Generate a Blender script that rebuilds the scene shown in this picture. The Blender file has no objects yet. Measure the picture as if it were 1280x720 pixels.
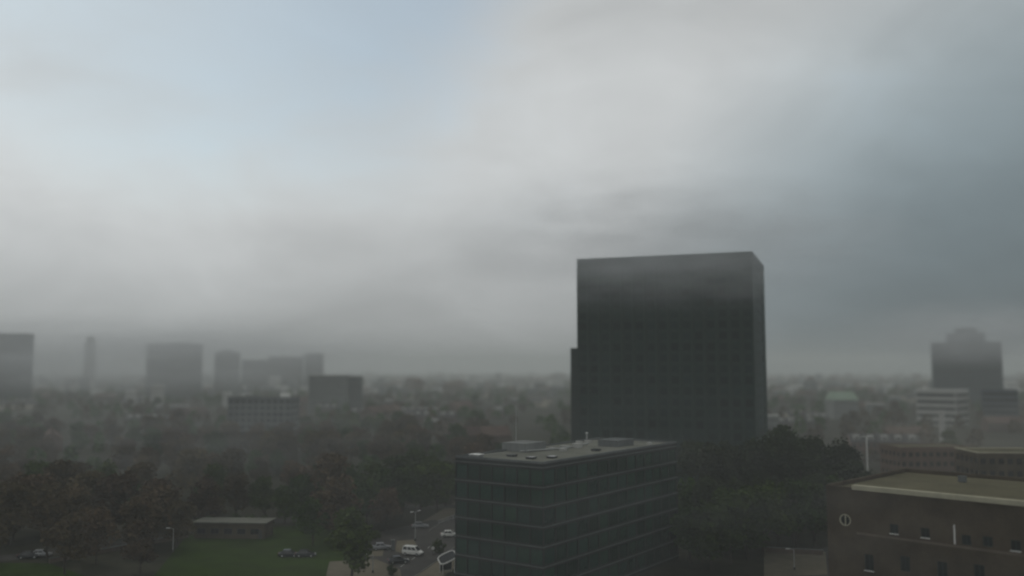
import bpy, math, random
from math import radians, sin, cos, pi, atan, atan2, sqrt, hypot
random.seed(7)
SC = bpy.context.scene
COL = SC.collection

# ---------------------------------------------------------------- camera
FPX = 1108.0; CAM_H = 40.0; PITCH = atan(100/FPX)
cd = bpy.data.cameras.new('camera'); cam = bpy.data.objects.new('camera', cd); COL.objects.link(cam)
cam.location = (0, 0, CAM_H); cam.rotation_euler = (radians(90)+PITCH, 0, 0)
cd.sensor_width = 36; cd.lens = 36*FPX/1280; cd.clip_start = .5; cd.clip_end = 20000
SC.camera = cam
cd.dof.use_dof = True; cd.dof.focus_distance = 178; cd.dof.aperture_fstop = cd.lens/1000/1.25   # soft, misty optics

# ---------------------------------------------------------------- render, exposure
SC.view_settings.view_transform = 'Standard'; SC.view_settings.look = 'None'
SC.view_settings.exposure = 0; SC.view_settings.gamma = 1; SC.view_settings.use_curve_mapping = False
SC.render.engine = 'CYCLES'
SC.cycles.use_denoising = True
SC.cycles.max_bounces = 5; SC.cycles.diffuse_bounces = 2; SC.cycles.glossy_bounces = 2
SC.cycles.transmission_bounces = 2; SC.cycles.volume_bounces = 1; SC.cycles.transparent_max_bounces = 6
SC.cycles.filter_width = 2.2

# ---------------------------------------------------------------- sky and sun
SUN_EL, SUN_AZ = radians(48), radians(-38)      # azimuth from +Y towards +X
class NT:
    def __init__(s, t): s.t = t
    def n(s, typ, **kw):
        x = s.t.nodes.new(typ)
        for k, v in kw.items(): setattr(x, k, v)
        return x
    def put(s, sock, v):
        if isinstance(v, bpy.types.NodeSocket): s.t.links.new(v, sock)
        else: sock.default_value = v
    def m(s, op, a, b=0.0, c=0.0):
        x = s.n('ShaderNodeMath', operation=op)
        s.put(x.inputs[0], a); s.put(x.inputs[1], b); s.put(x.inputs[2], c)
        return x.outputs[0]
    def step(s, v, a, b, o0=0.0, o1=1.0):
        x = s.n('ShaderNodeMapRange', interpolation_type='SMOOTHSTEP')
        s.put(x.inputs[0], v)
        for i, q in enumerate((a, b, o0, o1)): x.inputs[1+i].default_value = q
        return x.outputs[0]
    def mix(s, f, a, b):
        x = s.n('ShaderNodeMix', data_type='RGBA')
        s.put(x.inputs[0], f); s.put(x.inputs[6], a); s.put(x.inputs[7], b)
        return x.outputs[2]
    def dot(s, v, d):
        x = s.n('ShaderNodeVectorMath', operation='DOT_PRODUCT')
        s.put(x.inputs[0], v); x.inputs[1].default_value = d
        return x.outputs['Value']
    def noise(s, v, scale, detail=3.0, rough=.5, dist=0.0):
        x = s.n('ShaderNodeTexNoise')
        if v is not None: s.put(x.inputs['Vector'], v)
        x.inputs['Scale'].default_value = scale; x.inputs['Detail'].default_value = detail
        x.inputs['Roughness'].default_value = rough; x.inputs['Distortion'].default_value = dist
        return x.outputs[0]

def sdir(az, el): return (sin(az)*cos(el), cos(az)*cos(el), sin(el))
W = bpy.data.worlds.new('World'); SC.world = W; W.use_nodes = True
W.node_tree.nodes.clear(); k = NT(W.node_tree)
tc = k.n('ShaderNodeTexCoord').outputs['Generated']
sx = k.n('ShaderNodeSeparateXYZ'); k.put(sx.inputs[0], tc)
el = k.m('MAXIMUM', sx.outputs[2], 0.0)
mp = k.n('ShaderNodeMapping'); k.put(mp.inputs[0], tc); mp.inputs['Scale'].default_value = (1, 1, 2.2)
nv = mp.outputs[0]
big = k.noise(nv, 1.7, 4, .5, .3)
mid = k.noise(nv, 5.0, 5, .55, .5)
fine = k.m('ADD', k.m('MULTIPLY', big, .6), k.m('MULTIPLY', mid, .4))
# brightness of the cloud deck: grey low down, brighter above, a dark rain cloud on the right, a bright bank on the left
prof = k.m('MULTIPLY', k.step(el, -.09, .24, .31, .565), k.step(el, .28, .75, 1.0, .45))  # sky overhead, out of view, dimmed to keep the ground dark
rain = k.step(k.dot(tc, sdir(.64, -.07)), .83, .985)
rain_f = k.m('SUBTRACT', 1.0, k.m('MULTIPLY', rain, .62))
bank = k.step(k.dot(tc, sdir(-.50, .21)), .93, 1.0)
lum = k.m('MULTIPLY', prof, rain_f)
lum = k.m('ADD', lum, k.m('MULTIPLY', bank, .12))
lum = k.m('MULTIPLY', lum, k.m('ADD', .42, k.m('MULTIPLY', fine, 1.16)))
tint = k.mix(rain, (.965, 1.0, 1.01, 1), (.80, 1.0, 1.10, 1))
ccol = k.n('ShaderNodeVectorMath', operation='SCALE'); k.put(ccol.inputs[0], tint); k.put(ccol.inputs['Scale'], lum)
sky = k.n('ShaderNodeTexSky', sky_type='NISHITA'); sky.sun_disc = False
sky.sun_elevation = SUN_EL; sky.sun_rotation = SUN_AZ; sky.altitude = 40; sky.air_density = 1; sky.dust_density = 1.5; sky.ozone_density = 0
hv = k.n('ShaderNodeMix', data_type='RGBA', blend_type='MULTIPLY'); hv.inputs[0].default_value = 1
k.put(hv.inputs[6], sky.outputs[0]); hv.inputs[7].default_value = (.95, 1.08, 1.03, 1)      # tint pulling the sky colour of the gap towards cyan
b1 = k.n('ShaderNodeBackground'); k.put(b1.inputs[0], hv.outputs[2]); b1.inputs[1].default_value = .083
b2 = k.n('ShaderNodeBackground'); k.put(b2.inputs[0], ccol.outputs[0]); b2.inputs[1].default_value = 1.0
gap = k.step(k.dot(tc, sdir(-.36, .52)), .90, 1.0)
gapn = k.m('ADD', k.m('MULTIPLY', gap, .46), k.m('MULTIPLY', fine, .95))
cover = k.step(gapn, .56, 1.02, 1.0, .34)
ms = k.n('ShaderNodeMixShader'); k.put(ms.inputs[0], cover)
W.node_tree.links.new(b1.outputs[0], ms.inputs[1]); W.node_tree.links.new(b2.outputs[0], ms.inputs[2])
wo = k.n('ShaderNodeOutputWorld'); W.node_tree.links.new(ms.outputs[0], wo.inputs[0])

ld = bpy.data.lights.new('sun', 'SUN'); ld.energy = .55; ld.angle = radians(14); ld.color = (1, .95, .87)
sun = bpy.data.objects.new('sun', ld); COL.objects.link(sun)
sun.rotation_euler = (pi/2-SUN_EL, 0, pi-SUN_AZ)   # light travels away from the sun direction
sun.location = (0, 0, 300)

# ---------------------------------------------------------------- helpers
def ray(px, py):
    u = (px-640)/FPX; v = (360-py)/FPX
    return (u, cos(PITCH)-v*sin(PITCH), sin(PITCH)+v*cos(PITCH))
def at(px, py, Y):
    d = ray(px, py); t = Y/d[1]
    return (d[0]*t, Y, CAM_H+d[2]*t)
def gp(px, py, z=0.0):
    d = ray(px, py); t = (z-CAM_H)/d[2]
    return (d[0]*t, d[1]*t, z)
def zpx(py, Y): return at(640, py, Y)[2]
def xpx(px, Y): return at(px, 460, Y)[0]

class MB:
    def __init__(s): s.v = []; s.f = []; s.mi = []
    def add(s, vs, fs, mi=0):
        b = len(s.v); s.v += [tuple(p) for p in vs]
        for f in fs: s.f.append(tuple(b+i for i in f)); s.mi.append(mi)
    def box(s, x0, x1, y0, y1, z0, z1, mi=0):
        s.add([(x0,y0,z0),(x1,y0,z0),(x1,y1,z0),(x0,y1,z0),(x0,y0,z1),(x1,y0,z1),(x1,y1,z1),(x0,y1,z1)],
              [(0,3,2,1),(4,5,6,7),(0,1,5,4),(1,2,6,5),(2,3,7,6),(3,0,4,7)], mi)
        return s
    def prism(s, poly, z0, z1, mi=0):
        n = len(poly)
        s.add([(x,y,z0) for x,y in poly]+[(x,y,z1) for x,y in poly],
              [tuple(range(n-1,-1,-1)), tuple(range(n,2*n))]+[(i,(i+1)%n,n+(i+1)%n,n+i) for i in range(n)], mi)
        return s
    def tube(s, pts, r, n=6, mi=0, cap=True):
        rs = r if isinstance(r, (list, tuple)) else [r]*len(pts)
        rings = []
        for i, p in enumerate(pts):
            a = pts[max(i-1,0)]; b = pts[min(i+1,len(pts)-1)]
            d = [b[j]-a[j] for j in range(3)]; L = sqrt(sum(q*q for q in d)) or 1; d = [q/L for q in d]
            h = (0,0,1) if abs(d[2]) < .9 else (1,0,0)
            u = (d[1]*h[2]-d[2]*h[1], d[2]*h[0]-d[0]*h[2], d[0]*h[1]-d[1]*h[0])
            L = sqrt(sum(q*q for q in u)); u = [q/L for q in u]
            w = (d[1]*u[2]-d[2]*u[1], d[2]*u[0]-d[0]*u[2], d[0]*u[1]-d[1]*u[0])
            rings.append([tuple(p[j]+rs[i]*(cos(2*pi*q/n)*u[j]+sin(2*pi*q/n)*w[j]) for j in range(3)) for q in range(n)])
        vs = [p for R in rings for p in R]; fs = []
        for i in range(len(pts)-1):
            for q in range(n):
                fs.append((i*n+q, i*n+(q+1)%n, (i+1)*n+(q+1)%n, (i+1)*n+q))
        if cap: fs += [tuple(range(n-1,-1,-1)), tuple((len(pts)-1)*n+q for q in range(n))]
        s.add(vs, fs, mi); return s
    def lathe(s, prof, n=16, mi=0, c=(0,0)):
        vs = [(c[0]+r*cos(2*pi*q/n), c[1]+r*sin(2*pi*q/n), z) for r, z in prof for q in range(n)]
        fs = [(i*n+q, i*n+(q+1)%n, (i+1)*n+(q+1)%n, (i+1)*n+q) for i in range(len(prof)-1) for q in range(n)]
        fs += [tuple(range(n-1,-1,-1)), tuple((len(prof)-1)*n+q for q in range(n))]
        s.add(vs, fs, mi); return s
    def mesh(s, name, mats):
        me = bpy.data.meshes.new(name); me.from_pydata(s.v, [], s.f)
        for m in (mats if isinstance(mats, (list, tuple)) else [mats]): me.materials.append(m)
        if any(s.mi): me.polygons.foreach_set('material_index', s.mi)
        me.update(); return me
    def build(s, name, mats, parent=None, loc=(0,0,0), rz=0):
        return put(name, s.mesh(name, mats), parent, loc, rz)
def put(name, me, parent=None, loc=(0,0,0), rz=0):
    o = bpy.data.objects.new(name, me); COL.objects.link(o)
    o.parent = parent; o.location = loc; o.rotation_euler = (0, 0, rz)
    return o
def tag(o, label, cat, group=None):
    o['label'] = label; o['category'] = cat
    if group: o['group'] = group
    return o
def thing(name, label, cat, loc=(0,0,0), rz=0, group=None):
    o = bpy.data.objects.new(name, None); COL.objects.link(o)
    o.empty_display_size = .5
    o.location = loc; o.rotation_euler = (0, 0, rz)
    return tag(o, label, cat, group)
def struct(o): o['kind'] = 'structure'; return o
def copy_tree(o, kids, parent=None):
    c = o.copy(); COL.objects.link(c); c.parent = parent
    for ch in kids.get(o.name, ()): copy_tree(ch, kids, c)
    return c
def kids_of(root):
    d = {}
    def walk(o):
        d[o.name] = list(o.children)
        for c in o.children: walk(c)
    walk(root); return d

# ---------------------------------------------------------------- materials
def mat(name, col, rough=.8, var=.25, scale=.5, scale2=None, metal=0.0, bump=0.0, spec=.3, rand=0.0, col2=None, streak=False):
    m = bpy.data.materials.new(name); m.use_nodes = True; t = NT(m.node_tree)
    bs = m.node_tree.nodes['Principled BSDF']
    tcn = t.n('ShaderNodeTexCoord').outputs['Object']
    v = tcn
    if streak:
        q = t.n('ShaderNodeMapping'); t.put(q.inputs[0], tcn); q.inputs['Scale'].default_value = (1, 1, .12); v = q.outputs[0]
    a = t.noise(v, scale, 5, .6); b = t.noise(v, scale2 or scale*9, 3, .6)
    f = t.m('ADD', t.m('MULTIPLY', a, .6), t.m('MULTIPLY', b, .4))
    f = t.step(f, .32, .68)
    c = t.mix(f, tuple(x*(1-var) for x in col)+(1,), (tuple(col2) if col2 else tuple(x*(1+var) for x in col))+(1,))
    if rand:
        oi = t.n('ShaderNodeObjectInfo').outputs['Random']
        hs = t.n('ShaderNodeHueSaturation'); t.put(hs.inputs['Color'], c)
        t.put(hs.inputs['Value'], t.m('ADD', 1-rand, t.m('MULTIPLY', oi, 2*rand)))
        t.put(hs.inputs['Hue'], t.m('ADD', .5-.03*min(rand*2,1), t.m('MULTIPLY', t.m('FRACT', t.m('MULTIPLY', oi, 7.31)), .06*min(rand*2,1))))
        c = hs.outputs[0]
    t.put(bs.inputs['Base Color'], c)
    bs.inputs['Roughness'].default_value = rough; bs.inputs['Metallic'].default_value = metal
    bs.inputs['Specular IOR Level'].default_value = spec if rough < .85 else .04
    if bump:
        bn = t.n('ShaderNodeBump'); bn.inputs['Strength'].default_value = bump; t.put(bn.inputs['Height'], b)
        t.put(bs.inputs['Normal'], bn.outputs[0])
    return m
def foliage(name, c1, c2, rand=.25):
    m = mat(name, c1, .75, .3, .16, 1.4, spec=.15, rand=rand, col2=c2)
    return m
M = {}
M['ground']  = mat('ground_earth', (.036,.036,.024), .95, .4, .02, .3)
M['asphalt'] = mat('asphalt', (.062,.06,.056), .9, .22, .15, 6, bump=.1)
M['paving']  = mat('beige_paving', (.15,.135,.10), .9, .18, .3, 5)
M['lawn']    = mat('grass', (.024,.047,.003), .95, .35, .12, 3, bump=.3)
M['kerb']    = mat('kerb_stone', (.2,.2,.18), .9, .15, .6)
M['white']   = mat('white_paint', (.75,.75,.72), .5, .08, 1)
M['road_white'] = mat('road_marking', (.5,.5,.47), .8, .3, 2)
M['tower']   = mat('dark_cladding', (.017,.036,.031), .6, .2, .12, streak=True)
M['tglass']  = mat('dark_glass', (.012,.028,.026), .5, .5, .25, spec=.15, rand=.45)
M['tframe']  = mat('dark_frame', (.025,.046,.04), .6, .15, .5)
M['office']  = mat('green_grey_cladding', (.018,.022,.02), .7, .2, .15, streak=True)
M['oglass']  = mat('green_glass', (.022,.052,.038), .2, .35, .3, spec=.5, rand=.4)
M['gravel']  = mat('roof_gravel', (.165,.17,.145), .95, .3, .12, 3, bump=.2)
M['gravel_brown'] = mat('brown_roof_gravel', (.118,.11,.07), .95, .28, .1, 3, bump=.2)
M['felt']    = mat('dark_roof_felt', (.085,.085,.082), .9, .3, .15)
M['brick_dark'] = mat('dark_brown_brick', (.086,.069,.05), .9, .38, .22, 5, bump=.2)
M['stone']   = mat('pale_coping', (.42,.40,.30), .85, .15, .4)
M['glass']   = mat('window_glass', (.02,.024,.026), .12, .4, .3, spec=.5, rand=.4)
M['conc']    = mat('grey_concrete', (.2,.21,.205), .9, .18, .1, streak=True)
M['conc_dark'] = mat('dark_grey_concrete', (.13,.14,.14), .9, .2, .1, streak=True)
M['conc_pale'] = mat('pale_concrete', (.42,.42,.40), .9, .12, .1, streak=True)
M['bluegrey'] = mat('blue_grey_cladding', (.07,.085,.1), .7, .2, .1)
M['render']  = mat('cream_render', (.42,.39,.32), .9, .12, .3, rand=.2)
M['brick_red'] = mat('red_brick', (.125,.085,.066), .9, .2, .3, 7, rand=.3)
M['brick_brown'] = mat('brown_brick', (.13,.105,.085), .9, .2, .3, 7, rand=.3)
M['tile_red'] = mat('brown_roof_tile', (.12,.085,.072), .85, .25, .4, 4, rand=.3)
M['tile_grey'] = mat('grey_roof_tile', (.1,.1,.1), .85, .25, .4, 4, rand=.3)
M['copper']  = mat('green_roof_sheet', (.26,.34,.26), .7, .15, .2)
M['metal']   = mat('galvanised_steel', (.4,.41,.4), .5, .12, 1, metal=.5)
M['dark_metal'] = mat('dark_steel', (.06,.06,.06), .5, .2, 1, metal=.3)
M['bark']    = mat('bark', (.06,.05,.04), .95, .3, 1.5, bump=.4)
M['leaf_dark'] = foliage('dark_leaves', (.024,.036,.016), (.042,.058,.024), .25)
M['leaf_green'] = foliage('green_leaves', (.028,.056,.008), (.054,.092,.012), .3)
M['leaf_pale'] = foliage('pale_green_leaves', (.085,.11,.055), (.12,.145,.075), .2)
M['leaf_brown'] = foliage('brownish_leaves', (.074,.052,.027), (.122,.088,.048), .32)
M['tyre'] = mat('rubber', (.02,.02,.02), .9, .2, 3)
M['paint_white'] = mat('white_car_paint', (.78,.78,.74), .3, .05, 1, spec=.5)
M['paint_silver'] = mat('silver_car_paint', (.30,.31,.32), .3, .06, 1, metal=.3, spec=.5)
M['paint_dark'] = mat('dark_car_paint', (.03,.034,.038), .25, .1, 1, spec=.5)
M['car_glass'] = mat('car_glass', (.012,.014,.015), .08, .2, 1, spec=.5)
M['lamp_red'] = mat('red_lens', (.25,.02,.015), .3, .1, 1)
M['lamp_clear'] = mat('clear_lens', (.6,.6,.58), .2, .05, 1)

# ---------------------------------------------------------------- ground, roads, lawns
struct(MB().prism([(-4300,-250),(4300,-250),(4300,6200),(-4300,6200)], -.5, 0).build('ground', M['ground']))
def sheet(name, pts, z, m, kind='structure'):
    o = MB().prism([(p[0], p[1]) for p in pts], z-.05, z).build(name, m); o['kind'] = kind; return o
def strip(line, w):
    L, R = [], []
    for i, p in enumerate(line):
        a = line[max(i-1,0)]; b = line[min(i+1,len(line)-1)]
        dx, dy = b[0]-a[0], b[1]-a[1]; q = hypot(dx, dy); nx, ny = -dy/q, dx/q
        L.append((p[0]+nx*w/2, p[1]+ny*w/2)); R.append((p[0]-nx*w/2, p[1]-ny*w/2))
    return L, R
def strip_mesh(name, line, w, z, m):
    L, R = strip(line, w); mb = MB()
    n = len(line)
    mb.add([(x,y,z) for x,y in L]+[(x,y,z) for x,y in R], [(i, n+i, n+i+1, i+1) for i in range(n-1)])
    return struct(mb.build(name, m))
street = [(-34,128),(-28,160),(-21,190),(-15,222),(-6,270),(6,340),(20,430)]
strip_mesh('pavement', street, 22, .008, M['paving'])
strip_mesh('road', street, 11, .012, M['asphalt'])
cross = [(-190,168),(-120,180),(-70,226),(-40,262),(-8,262),(40,255),(100,238),(190,206)]
strip_mesh('road', cross, 7, .016, M['asphalt'])
right_lane = [(36,150),(52,168),(66,192),(110,230)]
strip_mesh('road', right_lane, 11, .020, M['asphalt'])
struct(sheet('pavement', [gp(955,684),gp(1032,690),gp(1034,718),gp(955,722)], .03, M['paving']))
struct(sheet('car_park', [gp(452,700),gp(462,668),gp(540,650),gp(568,652),gp(570,690),gp(500,716)], .024, M['asphalt']))
struct(sheet('pavement', [gp(405,730),gp(412,702),gp(470,699),gp(500,712),gp(505,735)], .03, M['paving']))
struct(sheet('pavement', [gp(494,690),gp(496,676),gp(518,675),gp(522,684),gp(508,692)], .03, M['paving']))
struct(sheet('pavement', [gp(458,696),gp(464,688),gp(480,687),gp(478,695)], .03, M['paving']))
struct(sheet('lawn', [gp(180,735),gp(235,668),gp(380,656),gp(455,664),gp(452,694),gp(405,735)], .028, M['lawn']))
struct(sheet('lawn', [gp(-40,735),gp(0,704),gp(60,704),gp(150,735)], .028, M['lawn']))
# kerbs and dashed centre line of the street
def kerb(line, w, side):
    L, R = strip(line, w); P = L if side > 0 else R; mb = MB()
    for a, b in zip(P[:-1], P[1:]):
        dx, dy = b[0]-a[0], b[1]-a[1]; q = hypot(dx,dy); nx, ny = -dy/q*.15*side, dx/q*.15*side
        poly = [a, b, (b[0]+nx,b[1]+ny), (a[0]+nx,a[1]+ny)]
        if side < 0: poly = poly[::-1]
        mb.prism(poly, -.02, .13)
    return struct(mb.build('kerb', M['kerb']))
kerb(street[:2], 11, 1); kerb(street[3:], 11, 1); kerb(street[:5], 11, -1)
mb = MB()
for i in range(len(street)-1):
    a, b = street[i], street[i+1]; q = hypot(b[0]-a[0], b[1]-a[1]); ux, uy = (b[0]-a[0])/q, (b[1]-a[1])/q
    d = 0
    while d+2.5 < q:
        x, y = a[0]+ux*d, a[1]+uy*d
        mb.prism([(x+uy*.07,y-ux*.07),(x+ux*2.5+uy*.07,y+uy*2.5-ux*.07),(x+ux*2.5-uy*.07,y+uy*2.5+ux*.07),(x-uy*.07,y+ux*.07)], .022, .034)
        d += 6
struct(mb.build('road_marking', M['road_white']))

# ---------------------------------------------------------------- blocks with window grids
OCC = []          # circles already built on: x, y, r
def occ_block(cx, cy, rot, w, d):
    n = max(1, int(w/max(d,4)))+1
    for i in range(n+1):
        t = (i/n-.5)*w
        OCC.append((cx+cos(rot)*t, cy+sin(rot)*t, d*.62+1))
def free(x, y, r): return all((x-a)**2+(y-b)**2 > (r+c)**2 for a, b, c in OCC)
WIN = {}
def window_mesh(w, h, fm, gm, bars):
    key = (round(w,2), round(h,2), fm.name, gm.name, bars)
    if key not in WIN:
        mb = MB(); t = min(.09, w*.08)
        mb.box(-w/2, w/2, -.06, 0, 0, t); mb.box(-w/2, w/2, -.06, 0, h-t, h)
        mb.box(-w/2, -w/2+t, -.06, 0, t, h-t); mb.box(w/2-t, w/2, -.06, 0, t, h-t)
        for i in range(bars):
            x = -w/2+w*(i+1)/(bars+1); mb.box(x-t*.4, x+t*.4, -.05, 0, t, h-t)
        mb.box(-w/2+t, w/2-t, -.02, 0, t, h-t, 1)
        WIN[key] = mb.mesh('window', [fm, gm])
    return WIN[key]
def block(name, label, cat, cx, cy, rot, w, d, h, floors, bays, sbays, wall, glass, frame, ww=.62, wh=.5,
          sill=.3, base=0.0, parapet=.7, band=False, roofm=None, coping=None, bars=1, deep=.3, group=None, skip=()):
    root = thing(name, label, cat, (cx, cy, 0), rot, group)
    occ_block(cx, cy, rot, w, d)
    mb = MB()
    mb.box(-w/2+deep, w/2-deep, -d/2+deep, d/2-deep, -.3, h-.02)
    fh = (h-base-parapet)/floors
    z0 = [base+fh*(i+sill) for i in range(floors)]; z1 = [base+fh*(i+sill+wh) for i in range(floors)]
    levels = list(zip([-.3]+z1, z0+[h]))
    defs = {'f': (w, d/2, 0, bays), 'b': (w, d/2, pi, bays), 'r': (d-2*deep, w/2, pi/2, sbays), 'l': (d-2*deep, w/2, -pi/2, sbays)}
    for key, (L, off, a, nb) in defs.items():
        ca, sa = cos(a), sin(a)
        def lb(x0, x1, za, zb):
            # box on this face: local x along the face, outward normal -y turned by a
            P = [(x0,-off),(x1,-off),(x1,-off+deep),(x0,-off+deep)]
            mb.prism([(x*ca-y*sa, x*sa+y*ca) for x, y in P], za, zb)
        for za, zb in levels:
            if zb-za > .02: lb(-L/2, L/2, za, zb)
        # does the face look at the camera?
        nx, ny = sin(rot+a), -cos(rot+a)
        seen = key not in skip and (nx*(0-cx-nx*off)+ny*(0-cy-ny*off)) > -8
        bw = L/nb; wwid = bw*ww
        if band: ends = [(-L/2, -L/2+bw*(1-ww)/2), (L/2-bw*(1-ww)/2, L/2)]
        else: ends = [(-L/2, -L/2+bw*(1-ww)/2)]+[(-L/2+bw*(i+.5+ww/2), -L/2+bw*(i+1.5-ww/2)) for i in range(nb-1)]+[(L/2-bw*(1-ww)/2, L/2)]
        for fl in range(floors):
            for xa, xb in ends: lb(xa, xb, z0[fl], z1[fl])
            if not seen: continue
            if band:
                me = window_mesh(L-bw*(1-ww), fh*wh, frame, glass, nb-1)
                spots = [0.0]
            else:
                me = window_mesh(wwid, fh*wh, frame, glass, bars)
                spots = [-L/2+bw*(i+.5) for i in range(nb)]
            for x in spots:
                y = -off+deep*.55
                put('window', me, root, (x*ca-y*sa, x*sa+y*ca, z0[fl]), a)
    mb.build('wall', wall, root)
    e = .25
    MB().box(-w/2+e+.1, w/2-e-.1, -d/2+e+.1, d/2-e-.1, h-.01, h+.05).build('roof', roofm or M['felt'], root)
    p = MB(); ph = h+.38
    p.box(-w/2-.05, w/2+.05, -d/2-.05, -d/2+e, h+.003, ph); p.box(-w/2-.05, w/2+.05, d/2-e, d/2+.05, h+.003, ph)
    p.box(-w/2-.05, -w/2+e, -d/2+e, d/2-e, h+.003, ph); p.box(w/2-e, w/2+.05, -d/2+e, d/2-e, h+.003, ph)
    p.build('parapet', coping or wall, root)
    return root
def roof_box(root, name, x, y, z, sx, sy, sz, m):
    mb = MB().box(-sx/2, sx/2, -sy/2, sy/2, 0, sz)
    mb.box(-sx/2-.06, sx/2+.06, -sy/2-.06, sy/2+.06, sz, sz+.08)
    return mb.build(name, m, root, (x, y, z+.05))
def corner_block(pn, pl, pr):
    """centre, rotation, width and depth of a block whose front runs pl -> pn ; side pn -> pr"""
    w = hypot(pn[0]-pl[0], pn[1]-pl[1]); d = hypot(pr[0]-pn[0], pr[1]-pn[1])
    rot = atan2(pn[1]-pl[1], pn[0]-pl[0])
    # depth direction is +y of the local frame
    cx = (pl[0]+pn[0])/2 - sin(rot)*d/2; cy = (pl[1]+pn[1])/2 + cos(rot)*d/2
    return cx, cy, rot, w, d

# the dark tower
tn = at(940, 314, 290); th = tn[2]
tl = (xpx(722, 311), 311)
trot = atan2(tn[1]-tl[1], tn[0]-tl[0])
trd = 46.0
tr = (tn[0]-sin(trot)*trd, tn[1]+cos(trot)*trd)
cx, cy, rot, w, d = corner_block(tn, tl, tr)
tower = block('office_tower', 'tall dark slab tower with narrow vertical windows rising into the low cloud', 'tower',
      cx, cy, rot, w, d, th-.4, 19, 15, 1, M['tower'], M['tglass'], M['tframe'], ww=.62, wh=.72, sill=.16, base=4.5, parapet=3.2, bars=3, deep=.5, skip=('b','l'))
fin = MB()
for i in range(16):
    x = -w/2+w*i/15; fin.box(max(x-.22,-w/2), min(x+.22,w/2), -d/2-.35, -d/2-.003, 4.5, th-3.4)
fin.build('fin', M['tframe'], tower)
roof_box(tower, 'plant_room', -8, 2, th-.4, 16, 9, .35, M['tower'])
roof_box(tower, 'plant_room', 12, 3, th-.4, 9, 8, .3, M['tower'])
an = block('annex_building', 'lower dark wing tucked behind the left edge of the tall dark tower', 'building',
      xpx(735,352), 360, trot, 9, 14, zpx(436,350), 11, 5, 6, M['tower'], M['tglass'], M['tframe'], ww=.6, wh=.6, parapet=1)

# the office block in the middle
H2 = 24.0
cx, cy, rot, w, d = corner_block((xpx(678,150),150), (xpx(570,161),161), (xpx(868,189),189))
off = block('office_block', 'dark green glazed office block with pale gravel roof and rooftop units', 'office building',
      cx, cy, rot, w, d, H2, 7, 7, 14, M['office'], M['oglass'], M['office'], ww=.9, wh=.8, sill=.13, base=.4, parapet=.8,
      roofm=M['gravel'], coping=M['conc_dark'], bars=3, deep=.35)
for i in range(8):
    zz = .4+(H2-1.2)/7*i+.12
    lg = MB().box(-w/2-.14, w/2+.14, -d/2-.14, -d/2-.003, zz, zz+.16); lg.box(w/2+.003, w/2+.14, -d/2-.003, d/2, zz, zz+.16)
    lg.build('ledge', M['conc_dark'], off)
def on_roof(px, py, z=H2):       # pixel on the roof plane -> local coordinates of the office
    p = gp(px, py, z); dx, dy = p[0]-cx, p[1]-cy
    return (dx*cos(rot)+dy*sin(rot), -dx*sin(rot)+dy*cos(rot))
occ_block(cx+6, cy+10, rot, w, d)
x, y = on_roof(655, 563); roof_box(off, 'plant_room', x, y, H2, 5.5, 7, 1.5, M['conc'])
x, y = on_roof(770, 557); roof_box(off, 'plant_room', x, y, H2, 4.5, 7, 1.2, M['conc_dark'])
for px, py, sx_, sy_, sz_ in ((722,560,1.6,2.2,1.0),(706,559.5,2.6,.9,.35),(707,553,1.8,.9,.4),(704,564,1.4,1.2,.5),(735,553,1.6,1.0,.45),(690,562,1.2,1.2,.4),(812,556,1,1,.5)):
    x, y = on_roof(px, py); x = max(-w/2+2, min(w/2-2, x)); y = max(-d/2+2, min(d/2-2, y))
    roof_box(off, 'rooftop_unit', x, y, H2, sx_*.8, sy_*.8, sz_*.8, M['conc_pale'])
for px, py in ((640,571),(664,574),(690,573),(745,564)):
    x, y = on_roof(px, py); roof_box(off, 'skylight', x, y, H2, 1.4, 1.4, .3, M['glass'])
pd = MB()
x0, y0 = on_roof(650,566); x1, y1 = on_roof(706,562)
pd.tube([(x0,y0,H2+.3),(x1,y1,H2+.3)], .16, 6); x2, y2 = on_roof(735,556); pd.tube([(x1,y1,H2+.3),(x2,y2,H2+.3)], .16, 6)
pd.build('duct', M['metal'], off)
pp = gp(645, 562, H2)
am = thing('roof_aerial', 'thin tall aerial pole standing on the office block roof', 'aerial', (pp[0], pp[1], H2+.05))
MB().tube([(0,0,0),(0,0,8.6)], [.09,.04], 6).build('pole', M['metal'], am)
MB().box(-.4,.4,-.4,.4,0,.12).build('base_plate', M['conc'], am)
for q, zz in enumerate((5.2, 6.6)):
    MB().tube([(-.5,0,zz),(.5,0,zz)], .025, 5).build('crossbar', M['metal'], am)
pp = gp(733, 549, H2)
vt = thing('roof_vent', 'small pale vent pipe with cowl at the back of the office roof', 'vent', (pp[0], pp[1]-1, H2+.05))
MB().lathe([(.2,0),(.2,1.3)], 10).build('pipe', M['metal'], vt); MB().lathe([(.38,1.3),(.3,1.5),(.05,1.65)], 10).build('cowl', M['metal'], vt)
pp = gp(585, 572, H2)
hr = thing('roof_hatch', 'small pale access hatch at the left end of the office roof', 'hatch', (pp[0]+1.5, pp[1], H2+.05), rot)
MB().box(-1,1,-.8,.8,0,.5).build('upstand', M['conc'], hr); MB().box(-1.08,1.08,-.88,.88,.5,.6).build('lid', M['white'], hr)

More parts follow.
